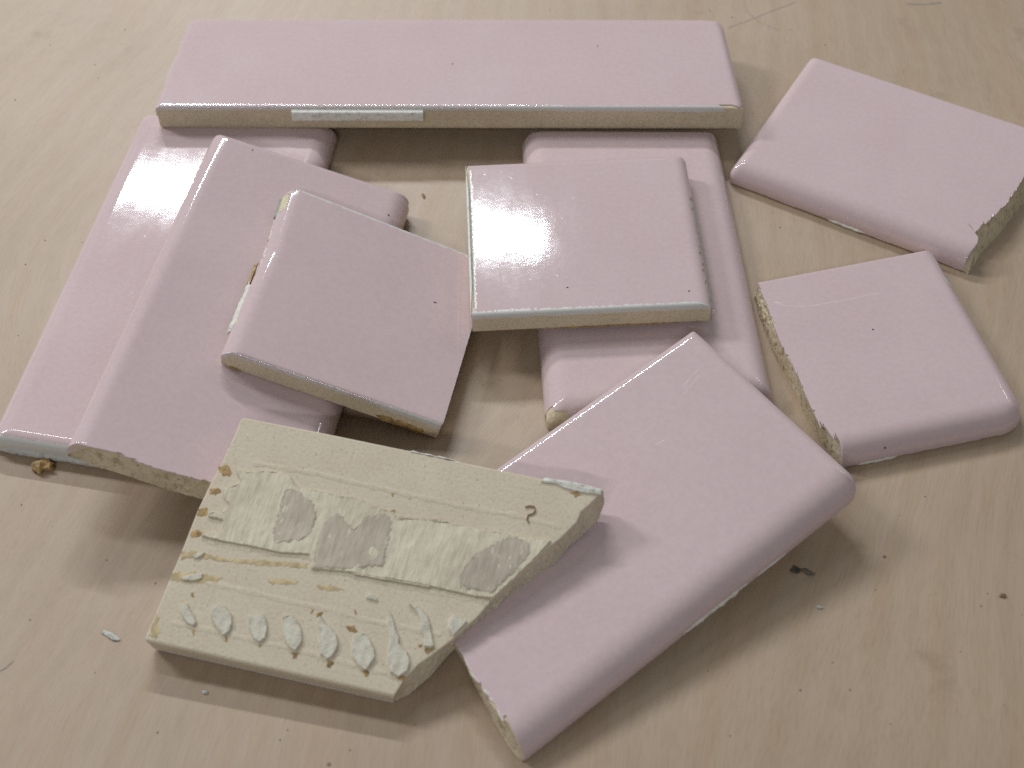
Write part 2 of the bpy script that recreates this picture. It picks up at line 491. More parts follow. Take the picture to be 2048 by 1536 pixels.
# plans of the tiles in their own planes (mm), frame and position of each
TILES = {"A":{"T":7.2,"M":[[0.99982,0.0191,0.0],[-0.0191,0.99982,0.0],[0.0,-0.0,1.0]],"o":[-16.701,106.982,5.9],"e":[{"t":"flat","p":[[-76.09,-21.0],[78.59,-21.0]]},
 {"t":"soft","p":[[78.59,-21.0],[76.48,23.18]]},
 {"t":"bull","p":[[76.48,23.18],[-74.0,23.28]]},
 {"t":"soft","p":[[-74.0,23.28],[-76.09,-21.0]]}],"rc":[1.0,6.0,4.5,2.2]},
"E":{"T":5.8,"M":[[0.9932,-0.1164,0.0],[0.1164,0.9932,0.0],[0.0,0.0,1.0]],"o":[33.005,34.726,0.05],"e":[{"t":"bull","p":[[-31.31,-45.74],[19.24,-45.74]]},
 {"t":"bull","p":[[19.24,-45.74],[28.02,48.99]]},
 {"t":"bull","p":[[28.02,48.99],[-23.57,56.21]]},
 {"t":"bull","p":[[-23.57,56.21],[-31.31,-45.74]]}],"rc":[2,2,5,2]},
"B":{"T":5.8,"M":[[0.97889,0.20436,0.0],[-0.20436,0.97889,0.0],[0.0,-0.0,1.0]],"o":[-81.046,48.899,0.05],"e":[{"t":"bull","p":[[-16.85,-72.22],[36.75,-72.22]]},
 {"t":"bull","p":[[36.75,-72.22],[25.7,48.15]]},
 {"t":"bull","p":[[25.7,48.15],[-28.1,43.62]]},
 {"t":"bull","p":[[-28.1,43.62],[-16.85,-72.22]]}],"rc":[2,3,2.5,2]},
"F":{"T":5.8,"M":[[0.99865,-0.05191,0.0],[0.05191,0.99865,0.0],[0.0,0.0,1.0]],"o":[16.366,35.361,7.05],"e":[{"t":"flat","p":[[-26.74,-24.94],[27.85,-24.94]]},
 {"t":"soft","p":[[27.85,-24.94],[29.52,29.53]]},
 {"t":"soft","p":[[29.52,29.53],[-25.99,29.43]]},
 {"t":"cut","p":[[-25.99,29.43],[-26.74,-24.94]]}],"rc":[0.5,2,0.6,0.4]},
"D":{"T":5.8,"M":[[0.93938,0.21595,0.26633],[-0.20841,0.9764,-0.05661],[-0.27227,-0.00233,0.96222]],"o":[-35.377,11.247,6.866],"e":[{"t":"flat","p":[[-24.09,-22.89],[25.61,-22.89]]},
 {"t":"cut","p":[[25.61,-22.89],[24.69,28.66]]},
 {"t":"cut","p":[[24.69,28.66],[-27.99,30.93]]},
 {"t":"bull","p":[[-27.99,30.93],[-25.45,9.25],[-25.2,-0.97],[-24.72,-11.76],[-24.09,-22.89]]}],"rc":[0.5,1,3,0.5]},
"C":{"T":5.8,"M":[[0.94688,0.18022,0.26633],[-0.17128,0.98359,-0.05661],[-0.27216,0.00799,0.96222]],"o":[-58.386,16.763,7.407],"e":[{"t":"frac","p":[[-23.76,-52.92],[-17.56,-52.33],[-12.45,-52.57],[-6.53,-53.03],[-2.24,-52.94],[1.72,-52.73],[5.69,-52.52],[16.09,-52.48],[26.09,-52.92]],"b":[[-23.79,-51.6],[-18.38,-52.93],[-14.59,-52.8],[-9.57,-52.85],[-2.96,-53.22],[4.3,-52.97],[14.88,-53.06],[26.09,-52.78]]},
 {"t":"bull","p":[[26.09,-52.92],[25.57,47.71]]},
 {"t":"soft","p":[[25.57,47.71],[-26.35,47.71]]},
 {"t":"bull","p":[[-26.35,47.71],[-23.76,-52.92]]}],"rc":[0,3,1.2,0]},
"G":{"T":5.8,"M":[[0.83713,0.547,0.0],[-0.547,0.83713,0.0],[0.0,-0.0,1.0]],"o":[98.819,75.986,0.05],"e":[{"t":"bull","p":[[-32.2,-28.29],[31.57,-28.29]]},
 {"t":"frac","p":[[31.57,-28.29],[31.09,-26.05],[29.9,-24.71],[29.81,-21.84],[31.22,-15.95],[32.65,-8.85],[33.04,1.17],[33.08,6.8],[34.44,17.22],[35.5,27.83]],"b":[[32.66,-28.29],[32.61,-19.93],[34.19,-8.85],[35.27,5.04],[36.92,16.73],[37.61,27.83]]},
 {"t":"soft","p":[[35.5,27.83],[-35.65,27.89]]},
 {"t":"bull","p":[[-35.65,27.89],[-32.2,-28.29]]}],"rc":[0,0,0.6,2.2]},
"H":{"T":5.8,"M":[[0.97247,-0.23305,0.0],[0.23305,0.97247,0.0],[0.0,0.0,1.0]],"o":[84.876,5.877,0.05],"e":[{"t":"bull","p":[[-22.08,-26.96],[21.31,-26.96]]},
 {"t":"bull","p":[[21.31,-26.96],[24.78,27.03]]},
 {"t":"soft","p":[[24.78,27.03],[-21.69,26.38]]},
 {"t":"frac","p":[[-21.69,26.38],[-22.15,19.22],[-23.38,9.16],[-23.87,1.24],[-23.69,-5.66],[-24.32,-12.61],[-24.7,-20.54],[-24.04,-23.52],[-23.16,-24.99],[-22.08,-26.96]],"b":[[-20.52,26.4],[-21.35,26.77],[-22.6,17.89],[-23.41,9.73],[-23.36,2.12],[-23.25,-4.19],[-23.63,-11.27],[-23.42,-17.83],[-22.63,-26.96]]}],"rc":[7,1,0,0]},
"I":{"T":5.8,"M":[[0.78445,-0.61714,-0.06151],[0.61511,0.78685,-0.05004],[0.07928,0.00142,0.99685]],"o":[23.617,-41.92,4.05],"e":[{"t":"bull","p":[[-48.34,-25.83],[39.22,-25.83]]},
 {"t":"soft","p":[[39.22,-25.83],[40.72,-2.74],[42.81,26.23]]},
 {"t":"soft","p":[[42.81,26.23],[-39.69,25.11]]},
 {"t":"frac","p":[[-39.69,25.11],[-42.35,9.95],[-45.57,-3.05],[-46.13,-7.3],[-47.62,-12.23],[-47.23,-15.42],[-47.87,-16.54],[-47.68,-18.62],[-48.43,-20.0],[-48.53,-22.41],[-49.01,-24.03],[-48.85,-25.01],[-48.34,-25.83]],"b":[[-39.03,25.12],[-41.86,12.57],[-44.39,-0.22],[-44.93,-3.92],[-46.21,-8.67],[-46.82,-11.74],[-47.81,-16.01],[-48.71,-21.13],[-48.98,-23.78],[-48.55,-25.83]]}],"rc":[3.6,0.8,0,0]},
"J":{"T":5.8,"M":[[0.97046,0.2366,-0.04712],[-0.24044,0.93255,-0.26935],[-0.01979,0.27272,0.96189]],"o":[-31.982,-53.619,6.248],"e":[{"t":"cut","p":[[-32.55,-23.85],[16.26,-23.85]]},
 {"t":"frac","p":[[16.26,-23.85],[17.25,-20.58],[19.24,-17.01],[21.25,-14.84],[24.59,-10.74],[27.85,-5.73],[29.29,-2.55],[33.32,3.33],[35.36,6.71],[38.4,10.94],[39.76,12.78],[41.85,16.24],[42.25,18.53],[43.55,20.28],[45.53,23.72]],"b":[[15.41,-23.85],[18.2,-21.44],[21.09,-17.34],[23.26,-12.96],[24.87,-10.44],[30.17,-2.9],[33.42,1.66],[39.0,8.94],[41.08,13.05],[45.27,19.24],[45.9,23.72]]},
 {"t":"cut","p":[[45.53,23.72],[33.02,23.6],[16.43,23.79],[6.63,24.03],[-10.58,24.21],[-29.02,24.2]]},
 {"t":"cut","p":[[-29.02,24.2],[-29.24,19.4],[-29.82,13.26],[-30.45,10.16],[-31.21,2.98],[-31.47,-5.41],[-31.84,-11.57],[-32.23,-19.21],[-32.55,-23.85]]}],"rc":[0,0,0.5,0.5]}}
DET = {"paper":[[-26.28,12.6],[-23.75,12.89],[-21.04,13.6],[-17.65,14.25],[-15.22,13.74],[-14.21,12.59],[-12.95,11.68],[-9.17,11.97],[-4.31,11.83],[-0.52,11.96],[2.58,11.12],[6.52,10.63],[8.1,9.49],[11.96,10.31],[17.71,11.05],[7.92,9.82],[14.46,10.69],[21.48,10.66],[27.21,10.97],[29.55,10.86],[32.99,10.93],[37.75,11.41],[36.98,9.73],[35.11,6.63],[32.85,2.88],[29.62,-2.01],[26.16,-2.38],[21.87,-2.29],[14.69,-2.23],[8.43,-2.55],[2.41,-2.86],[17.48,-2.32],[9.28,-2.68],[1.55,-2.76],[-4.2,-3.36],[-5.67,-3.68],[-6.84,-0.89],[-12.86,-1.86],[-17.66,-1.75],[-23.98,-1.97],[-28.54,-1.8],[-26.4,-0.52],[-24.49,-0.44],[-25.58,2.29],[-28.63,2.21],[-28.63,3.14],[-25.9,3.72],[-25.22,5.54],[-26.96,6.85],[-27.69,8.04],[-25.07,9.95],[-24.61,10.73],[-25.29,11.61]],
"ovals":[[[-27.81,-15.72],[-26.69,-15.32],[-26.09,-16.13],[-24.71,-17.38],[-23.78,-18.42],[-24.2,-19.28],[-25.42,-18.93],[-26.65,-18.12],[-27.6,-16.77]],[[-21.85,-15.2],[-21.04,-14.34],[-19.51,-14.23],[-17.81,-15.57],[-17.0,-17.25],[-17.04,-18.8],[-17.95,-19.76],[-19.55,-18.73],[-20.91,-17.49],[-21.76,-16.12]],[[-14.71,-15.05],[-12.02,-14.25],[-11.29,-14.77],[-10.23,-16.7],[-10.03,-18.49],[-10.92,-19.54],[-12.33,-18.99],[-13.85,-17.18]],[[-8.09,-13.92],[-6.8,-13.11],[-5.26,-14.07],[-3.86,-15.61],[-3.09,-17.58],[-3.78,-19.79],[-5.55,-19.03],[-7.13,-16.94],[-7.91,-15.27]],[[-1.54,-12.65],[-1.05,-12.23],[-0.35,-13.0],[1.52,-14.13],[2.95,-15.35],[3.74,-17.0],[3.29,-19.06],[2.35,-19.95],[0.89,-19.13],[-0.14,-17.24],[-0.46,-15.18],[-1.42,-13.54]],[[6.12,-14.2],[7.79,-13.68],[8.89,-14.35],[10.46,-16.13],[11.08,-17.8],[10.55,-19.11],[10.01,-20.36],[8.29,-19.61],[6.66,-18.17],[6.03,-16.19]],[[10.77,-8.58],[11.46,-8.89],[12.58,-10.18],[13.35,-11.85],[14.46,-13.13],[14.59,-14.17],[16.36,-15.14],[17.6,-16.96],[17.64,-18.74],[16.24,-20.18],[14.47,-19.74],[13.36,-17.89],[13.02,-15.57],[12.52,-13.25],[11.54,-11.33]],[[14.48,-6.53],[16.47,-6.56],[18.29,-7.71],[19.54,-9.59],[20.06,-11.0],[21.23,-13.17],[20.74,-13.57],[19.28,-13.74],[18.93,-11.85],[17.84,-10.57],[17.15,-8.57],[16.05,-7.27]],[[22.51,-8.1],[23.26,-6.64],[24.71,-6.76],[26.06,-7.33],[24.17,-10.74],[22.86,-9.46]],[[-29.02,-5.95],[-27.99,-5.24],[-26.85,-4.83],[-26.94,-5.5],[-27.92,-6.36],[-28.72,-6.37]],[[-29.63,-10.58],[-27.77,-9.54],[-25.71,-9.03],[-25.68,-10.05],[-27.3,-10.87],[-29.15,-11.05]],[[5.94,-6.36],[6.82,-6.01],[8.19,-6.49],[8.54,-7.2],[7.45,-7.12],[6.35,-7.05]]],
"taupe":[[[-15.33,11.0],[-12.8,11.2],[-8.91,9.01],[-7.85,6.58],[-7.91,2.62],[-9.71,1.25],[-13.98,-0.31],[-15.16,2.38],[-15.05,6.04],[-15.64,8.92]],[[-5.98,5.66],[-3.94,8.4],[0.34,5.69],[1.41,8.55],[5.41,10.07],[7.12,8.46],[7.56,2.37],[7.94,-0.11],[1.38,-2.16],[-5.47,-3.32],[-5.91,-0.85],[-6.05,1.71]],[[24.15,5.77],[29.65,10.42],[34.03,10.15],[34.31,7.66],[31.94,3.13],[29.13,-1.16],[22.71,-1.08],[22.54,1.84]]],
"stains":[[[-30.29,12.78],[-28.5,13.33],[-27.1,12.6],[-27.18,11.38],[-28.71,11.06]],[[-30.14,8.03],[-28.67,8.51],[-27.89,7.66],[-28.89,6.77],[-30.02,7.21]],[[-31.01,3.47],[-29.61,4.1],[-28.93,3.08],[-29.27,2.17],[-30.98,1.97]],[[-30.81,-1.3],[-29.62,-0.55],[-28.64,-1.5],[-29.63,-2.36],[-30.59,-2.41]],[[-31.52,-5.71],[-29.33,-5.07],[-26.84,-4.86],[-22.26,-5.17],[-18.05,-4.43],[-12.92,-3.64],[-6.53,-2.91],[-6.6,-3.72],[-11.75,-4.35],[-16.52,-5.22],[-21.46,-5.64],[-25.82,-5.94],[-28.91,-6.28],[-30.84,-7.18]],[[-31.86,-10.14],[-29.99,-9.57],[-25.39,-9.06],[-21.59,-9.03],[-23.59,-10.58],[-27.24,-11.05],[-31.48,-11.65]],[[-13.24,-7.55],[-10.99,-6.74],[-7.28,-6.57],[-7.68,-7.29],[-10.61,-7.93],[-12.47,-8.01]],[[-3.83,-6.62],[-0.91,-5.99],[1.64,-6.22],[-0.9,-7.09],[-3.03,-7.23]],[[-31.97,-18.22],[-31.07,-18.96],[-30.99,-20.49],[-29.99,-21.5],[-30.3,-22.8],[-31.86,-22.83]],[[-26.97,-13.18],[-26.28,-12.87],[-25.88,-13.57],[-26.42,-13.85]],[[-24.59,-19.06],[-23.72,-18.87],[-23.46,-20.51],[-23.74,-21.03]],[[-18.0,-19.62],[-16.94,-19.08],[-16.9,-20.6],[-17.27,-20.68]],[[-11.33,-19.69],[-10.13,-19.12],[-10.34,-20.38],[-10.68,-20.46]],[[-4.67,-19.9],[-3.17,-18.81],[-3.36,-20.67],[-3.74,-20.9]],[[2.18,-19.9],[3.85,-19.38],[3.35,-21.29],[2.97,-21.22]],[[9.44,-20.49],[10.77,-19.36],[10.45,-21.36],[10.2,-21.57]],[[15.69,-20.36],[17.68,-19.47],[17.15,-20.77]],[[19.54,-14.14],[21.3,-13.45],[20.82,-14.46],[20.19,-14.9]],[[4.16,-13.25],[5.41,-12.82],[6.56,-13.64],[6.07,-14.05],[5.01,-13.52]],[[18.18,-13.53],[18.67,-13.12],[18.96,-13.66],[18.47,-14.07]],[[4.63,-9.6],[5.1,-9.65],[5.26,-10.7],[4.97,-10.77]],[[-1.95,-11.81],[-1.12,-11.47],[-1.05,-12.23],[-1.58,-12.5]],[[-3.52,-11.22],[-2.85,-11.38],[-2.96,-12.03]],[[4.97,14.59],[5.56,15.18],[6.0,14.65],[5.6,13.94]],[[27.76,8.66],[28.31,9.38],[29.0,8.92],[28.45,8.2]],[[39.36,21.89],[40.52,22.6],[41.54,21.88],[40.56,21.05]],[[6.1,11.07],[6.94,11.25],[6.96,10.64]],[[19.54,15.49],[19.93,15.11],[19.69,14.9]]],
"ribs":[[[-23.79,15.01],[-10.24,15.48],[-3.44,15.17],[8.01,14.92],[20.46,14.75],[30.59,15.06],[39.1,14.43]],[[-24.88,-10.51],[-17.96,-10.44],[-8.47,-10.74],[-0.76,-10.62],[7.05,-11.08],[16.13,-10.94],[21.84,-10.91]],[[-28.67,-19.49],[-21.24,-19.25],[-12.52,-19.34],[-2.71,-19.32],[6.51,-19.7],[13.81,-20.03]],[[-26.92,-2.76],[-17.46,-2.36],[-6.65,-1.49],[1.97,-3.35],[10.68,-3.39],[20.63,-3.0],[29.12,-2.91]]],
"curl":[[31.43,17.09],[31.91,17.5],[33.05,17.59],[33.58,16.93],[33.11,16.06],[32.27,15.57],[32.33,14.81],[32.91,14.02]],
"lip":[[33.32,22.9],[33.85,23.8],[38.74,24.11],[45.26,23.77],[45.19,22.69],[42.01,22.39],[39.68,22.43],[37.61,22.61],[36.33,23.13]],
"lug":[[-39.71,-20.23],[-5.38,-20.57]],
"lugtop":[[-38.78,-20.04],[-5.49,-19.96]],
"notch":[[71.9,-21.55],[78.52,-18.84]],
"scratch":{"H":[[[-21.28,20.2],[-18.21,17.03],[-12.63,15.61],[-4.03,15.46],[4.86,15.79]],[[-20.84,19.75],[-18.96,18.24],[-16.04,17.84]]],
"I":[[[29.07,15.46],[31.62,16.32],[35.12,16.92]],[[33.67,15.41],[29.73,14.32],[27.23,13.81]],[[13.93,7.98],[16.97,7.51]]]},"specks":{"D":[[15.02,10.4]],
"F":[[22.83,-20.38],[-4.47,-17.42]],
"H":[[-1.73,4.96],[-12.46,-26.35]],
"A":[[40.92,6.92],[1.52,-1.66]],
"C":[[21.28,37.6],[-15.47,44.65]]},"crumbs":[[-100.41,-23.22],[56.09,-51.41],[-77.83,-64.78],[95.92,-57.68],[-22.32,65.9],[74.65,-29.09],[59.71,-59.91],[-57.89,-77.23]],
"pencil":[[[64.64,141.41],[71.79,145.51],[78.3,149.68],[86.87,154.98]],[[119.73,153.29],[125.37,152.91],[130.7,153.91]],[[-97.8,-72.54],[-96.42,-71.59],[-95.26,-70.08]],[[70.97,150.9],[74.58,144.13],[79.87,139.56]]],
"dots":[[-116.32,50.12],[-119.13,41.33],[-115.17,16.88],[-102.63,-32.82],[-65.31,-50.2],[-71.28,-52.76],[-82.14,-46.97],[-105.86,23.54],[-106.77,49.23],[-95.02,-38.46],[98.6,-62.09],[93.12,-57.06],[85.94,-32.95],[79.75,-37.81],[84.73,-70.07],[60.12,-72.17],[62.4,-78.05],[68.48,-85.1],[90.23,-81.47],[53.1,-77.94],[8.2,-83.62],[38.99,-87.18],[-41.67,-85.1],[-65.39,-85.34],[-79.32,-72.75],[-94.33,-60.98],[-101.47,4.13],[82.88,140.03],[91.91,132.13],[132.42,131.43],[-1.62,-10.69],[-2.7,1.26],[-6.64,-0.22],[-21.28,84.93],[-29.4,87.22],[108.66,26.43],[109.46,32.48],[66.54,58.04],[67.63,52.27],[78.99,76.99],[-42.82,-87.08],[-29.94,-89.2],[-18.39,-84.34],[44.87,-69.28],[81.76,-57.28],[71.19,-55.98],[-118.9,125.73],[-134.13,136.08],[-113.56,143.51],[-47.72,154.4],[12.53,151.95],[60.44,150.54],[-137.94,109.22],[-116.43,86.45]]}

# ---------------------------------------------------------------- the plywood table top
def make_table():
    nx, ny = 24, 24
    V, F = [], []
    x0, x1, y0, y1 = -330.0, 330.0, -250.0, 330.0
    for i in range(ny + 1):
        for k in range(nx + 1):
            V.append((x0 + (x1 - x0) * k / nx, y0 + (y1 - y0) * i / ny, 0.0))
    for i in range(ny):
        for k in range(nx):
            a = i * (nx + 1) + k; F.append((a, a + 1, a + nx + 2, a + nx + 1))
    b0 = len(V)
    V += [(x0, y0, -18), (x1, y0, -18), (x1, y1, -18), (x0, y1, -18)]
    c = [0, nx, (nx + 1) * (ny + 1) - 1, (nx + 1) * ny]
    F.append((b0 + 3, b0 + 2, b0 + 1, b0))
    rows = [[k for k in range(nx + 1)], [i * (nx + 1) + nx for i in range(ny + 1)],
            [(nx + 1) * ny + k for k in range(nx, -1, -1)], [i * (nx + 1) for i in range(ny, -1, -1)]]
    for s in range(4): F.append(tuple([b0 + s, b0 + (s + 1) % 4] + rows[s][::-1]))
    o = mesh_obj('table_top', V, F, WOOD, smooth=False)
    o['kind'] = 'structure'; o['label'] = 'pale birch plywood table top with faint grain and smudges'
    return o
table = make_table()
def ribbon(name, pts, w, z, h, mat, parent, seed=0, jag=0.15):
    """thin low bar along a polyline"""
    L = sum(hyp(pts[k], pts[k + 1]) for k in range(len(pts) - 1)); m = max(4, int(L / 0.8))
    P = resample([tuple(p) for p in pts], m); V, F = [], []
    for j, (x, y) in enumerate(P):
        a, b_ = P[max(0, j - 1)], P[min(m, j + 1)]; d = hyp(a, b_) or 1
        nx, ny = -(b_[1] - a[1]) / d, (b_[0] - a[0]) / d
        ww = w * (0.75 + 0.7 * nz(j * 0.37, seed)) * (0.35 if j in (0, m) else 1)
        o_ = jag * nz(j * 0.21 + seed, 3.3)
        x += nx * o_; y += ny * o_
        V += [(x - nx * ww / 2, y - ny * ww / 2, z), (x - nx * ww / 4, y - ny * ww / 4, z + h), (x + nx * ww / 4, y + ny * ww / 4, z + h), (x + nx * ww / 2, y + ny * ww / 2, z)]
    for j in range(m):
        for k in range(3):
            a = j * 4 + k; F.append((a, a + 4, a + 5, a + 1))
    return mesh_obj(name, V, F, mat, parent, angle=60)
for i, p in enumerate(DET['pencil']):
    ribbon('pencil_line', p, (0.45, 1.0, 0.8, 0.25)[i], 0.01, 0.02, PENCIL, table, i * 3.1)

# ---------------------------------------------------------------- side details
def edge_frame(plan, i, t):
    a, b_ = plan.C[i], plan.C[(i + 1) % len(plan.C)]
    L = hyp(a, b_); ux, uy = (b_[0] - a[0]) / L, (b_[1] - a[1]) / L
    p = lerp(a, b_, t)
    return p, (ux, uy), (uy, -ux)                    # point, along, outward
def side_patch(name, plan, i, t0, t1, z0, z1, out, mat, parent, seed=0, jag=0.35, base=-0.28, n=None):
    """irregular crust stuck on the side face of edge i"""
    a, b_ = plan.C[i], plan.C[(i + 1) % len(plan.C)]
    L = hyp(a, b_) * (t1 - t0); n = n or max(4, int(L / 0.6)); V, F = [], []
    for k in range(n + 1):
        t = t0 + (t1 - t0) * k / n
        p, u, o_ = edge_frame(plan, i, t)
        fade = min(1.0, 4.0 * min(k, n - k) / n + 0.25)
        zc = (z0 + z1) / 2
        lo = zc + (z0 - zc) * fade + jag * nz(k * 0.45 + seed, 1.7); hi = zc + (z1 - zc) * fade + jag * nz(k * 0.5, seed + 4)
        lo = max(0.06, lo); hi = max(lo + 0.1, hi)
        th = out * (0.6 + 0.8 * abs(nz(k * 0.8, seed + 8))) * fade
        for z, e in ((lo, base), (lo + (hi - lo) * 0.25, base + th), (lo + (hi - lo) * 0.75, base + th), (hi, base)):
            V.append((p[0] + o_[0] * e, p[1] + o_[1] * e, z))
    for k in range(n):
        for q in range(3):
            c0 = k * 4 + q; F.append((c0, c0 + 4, c0 + 5, c0 + 1))
    F.append((0, 1, 2, 3)); F.append(tuple(n * 4 + q for q in (3, 2, 1, 0)))
    return mesh_obj(name, V, F, mat, parent, angle=50)
def edge_strip(name, plan, i, t0, t1, w0, w1, zoff, th, mat, parent, seed=0, jag=0.12):
    """thin strip along edge i between two insets, following the rounded top"""
    js = [j for j in range(plan.N) if plan.EI[j] == i and t0 <= plan.t[j] <= t1]
    V, F = [], []
    for q, j in enumerate(js):
        fade = min(1.0, 5.0 * min(q, len(js) - 1 - q) / len(js) + 0.15)
        a = w0 + jag * 0.5 * nz(q * 0.6 + seed, 2.2); b_ = w0 + (w1 - w0) * fade + jag * nz(q * 0.7, seed)
        b_ = max(a + 0.08, b_)
        pa, pb = plan.at(j, a), plan.at(j, b_)
        za, zb = plan.z(j, a) + zoff, plan.z(j, b_) + zoff
        V += [(*pa, za - th), (*pa, za), (*pb, zb), (*pb, zb - th)]
    n = len(js) - 1
    for k in range(n):
        for q in range(3):
            c0 = k * 4 + q; F.append((c0, c0 + 1, c0 + 5, c0 + 4))
    F.append((3, 2, 1, 0)); F.append(tuple(n * 4 + q for q in range(4)))
    return mesh_obj(name, V, F, mat, parent, angle=50)
def smooth(a, b_, x):
    t = min(1, max(0, (x - a) / (b_ - a))); return t * t * (3 - 2 * t)

def std_glaze(plan, parent, seed, chips=None, wears=None, drops=None):
    """chips/wears/drops: {edge: fn(t) } on top of what each kind of edge shows by default"""
    chips, wears, drops = chips or {}, wears or {}, drops or {}
    def drop(j):
        i = plan.EI[j]; k = plan.kind[i]; x, y = plan.P[j]
        n0 = nz(x * 0.35 + seed, y * 0.35, 0.5) * 1.0 + nz(x * 1.6, y * 1.6 + seed, 2) * 0.4
        d = {'bull': plan.T - 0.55, 'soft': 3.6, 'flat': 1.05, 'cut': 0.5, 'frac': 0.4}[k]
        amp = {'bull': 0.35, 'soft': 0.6, 'flat': 0.3, 'cut': 0.1, 'frac': 0.05}[k]
        if i in drops: d = drops[i](plan.t[j])
        return d + amp * n0
    def gi(j):
        i = plan.EI[j]; k = plan.kind[i]; x, y = plan.P[j]
        g = 0.0
        if k in ('cut', 'frac'):
            g = 0.10 + 0.22 * max(0, nz(x * 0.9 + seed, y * 0.9, 1)) + 0.12 * max(0, nz(x * 3 + seed, y * 3, 5))
            if k == 'frac': g += 1.1 * max(0, nz(x * 0.45 + seed * 3, y * 0.45, 11) - 0.12) + 0.45 * max(0, nz(x * 1.5, y * 1.5 + seed, 3))
        if i in chips: g = max(g, chips[i](plan.t[j], x, y))
        return g
    def wear(j, ins):
        i = plan.EI[j]; k = plan.kind[i]; x, y = plan.P[j]
        n0 = 0.5 + 0.9 * nz(x * 0.22 + seed, y * 0.22, 7)
        w = {'bull': 0.42 * (1 - smooth(-3.6, -1.6, ins)), 'soft': (0.30 + 0.25 * n0) * (1 - smooth(-1.2, 0.25, ins)),
             'flat': (0.35 + 0.3 * n0) * (1 - smooth(-0.3, 0.75, ins)), 'cut': (0.30 + 0.4 * n0) * (1 - smooth(0, 0.55, ins)),
             'frac': 0.25 * (1 - smooth(0, 0.35, ins))}[k]
        if i in wears: w = max(w, wears[i](plan.t[j], ins))
        return w
    return make_glaze(plan, parent, seed, drop, gi, wear)

ROOTS = {}
GROUP = 'pink ceramic tile pieces heaped on the plywood'
def tile(key, label, seed, rh=None, rv=None, **kw):
    root = thing('ceramic_tile', label, 'tile', TILES[key], group=GROUP)
    plan = Plan(TILES[key], rh=rh, rv=rv)
    make_body(plan, root, seed)
    std_glaze(plan, root, seed, **kw)
    ROOTS[key] = root
    return root, plan

# long tile across the back
r, p = tile('A', 'longest pink tile lying across the back, white lug on its tan front edge', 1.0,
    rh={1: 2.6, 3: 2.0}, rv={1: 2.6},
    chips={0: lambda t, x, y: 1.3 * smooth(0.965, 0.975, t), 1: lambda t, x, y: 1.2 * (1 - smooth(0.03, 0.08, t)),
           3: lambda t, x, y: 0.9 * smooth(0.25, 0.33, t) * (1 - smooth(0.42, 0.5, t))},
    wears={0: lambda t, ins: (0.36 + 0.5 * smooth(0.5, 0.7, t)) * (1 - smooth(0.1, 1.2, ins)), 1: lambda t, ins: 0.5 * (1 - smooth(-1.5, 1.2, ins)) * smooth(0.0, 0.25, 0.35 - t),
           3: lambda t, ins: 0.9 * (1 - smooth(0.3, 1.0, ins)) * smooth(0.2, 0.3, t) * (1 - smooth(0.7, 0.8, t))},
    drops={0: lambda t: 0.85 + 0.6 * t})
LF, LB, LT = p.C[0][1] - 1.25, 3.3, 6.7
def lug(root):
    n = 44; V, F = [], []
    for k in range(n + 1):
        x = -39.8 + 34.4 * k / n; j = 0.10 * nz(k * 0.7, 3); j2 = 0.08 * nz(k * 1.1, 9); j3 = 0.12 * nz(k * 0.9, 17)
        V += [(x, LF + 2.0, LB + j3), (x, LF + 0.25 + j, LB + 0.15 + j3), (x, LF + j, LB + 0.4 + j3), (x, LF + 0.05 + j2, LT - 0.75), (x, LF + 0.25 + j2, LT - 0.5), (x, LF + 2.3, LT + j2)]
    for k in range(n):
        for q in range(5):
            a = k * 6 + q; F.append((a, a + 6, a + 7, a + 1))
    F.append(tuple(range(6))); F.append(tuple(n * 6 + q for q in range(5, -1, -1)))
    mesh_obj('spacer_lug', V, F, LUG, root, angle=30)
lug(r)
rnd = random.Random(5)
grit(r, [(rnd.uniform(-70, 76), p.C[0][1] + 0.25, rnd.triangular(0.8, 5.8, 5.2)) for _ in range(130)], WHITE, 3, (0.12, 0.34))

# lowest tile on the left
r, p = tile('B', 'long pink tile lying flat at the far left edge, bright lamp glare on its glaze', 2.0,
    rh={0: 2.6}, rv={0: 2.2},
    wears={0: lambda t, ins: 0.95 * (1 - smooth(0.3, 1.3, ins))}, drops={0: lambda t: 3.5})
side_patch('grout_crust', p, 0, 0.0, 0.62, 0.12, 2.3, 0.75, GROUT, r, 3, 0.45)

# broken long tile leaning on it
r, p = tile('C', 'long pink tile tilted on the left pile, rough broken tan front end', 3.0, rh={3: 4.2}, rv={3: 4.2},
    wears={3: lambda t, ins: 0.34 * (1 - smooth(-2.0, 1.6, ins)) * smooth(0.25, 0.6, t)})
rnd = random.Random(11)
# small square tile on it
r, p = tile('D', 'small square pink tile resting on the tilted left tile, ragged chipped left edge', 4.0, rh={3: 4.2}, rv={3: 3.4},
    chips={3: lambda t, x, y: max(2.1 * (1 - smooth(0.13, 0.16, t)) * smooth(0.02, 0.04, t), 1.1 * max(0, nz(y * 0.35, 4.2)) * smooth(0.2, 0.3, t) * (1 - smooth(0.85, 0.9, t)) + 0.5 * max(0, nz(y * 1.1, 8.1)) * (1 - smooth(0.85, 0.9, t)))},
    wears={3: lambda t, ins: 0.30 * (1 - smooth(-1, 0.4, ins)), 2: lambda t, ins: 0.8 * (1 - smooth(0.1, 0.75, ins)), 1: lambda t, ins: 0.7 * (1 - smooth(0.0, 0.5, ins)), 0: lambda t, ins: (0.8 if t > 0.72 else 0.42) * (1 - smooth(-0.4, 0.9, ins))},
    drops={0: lambda t: 0.85 + 0.9 * smooth(0.7, 0.73, t), 2: lambda t: 1.6, 1: lambda t: 1.4, 3: lambda t: 3.9})
edge_strip('chipped_corner', p, 3, 0.03, 0.155, -0.5, 2.1, -0.18, 0.9, GREYCHIP, r, 2, 0.2)
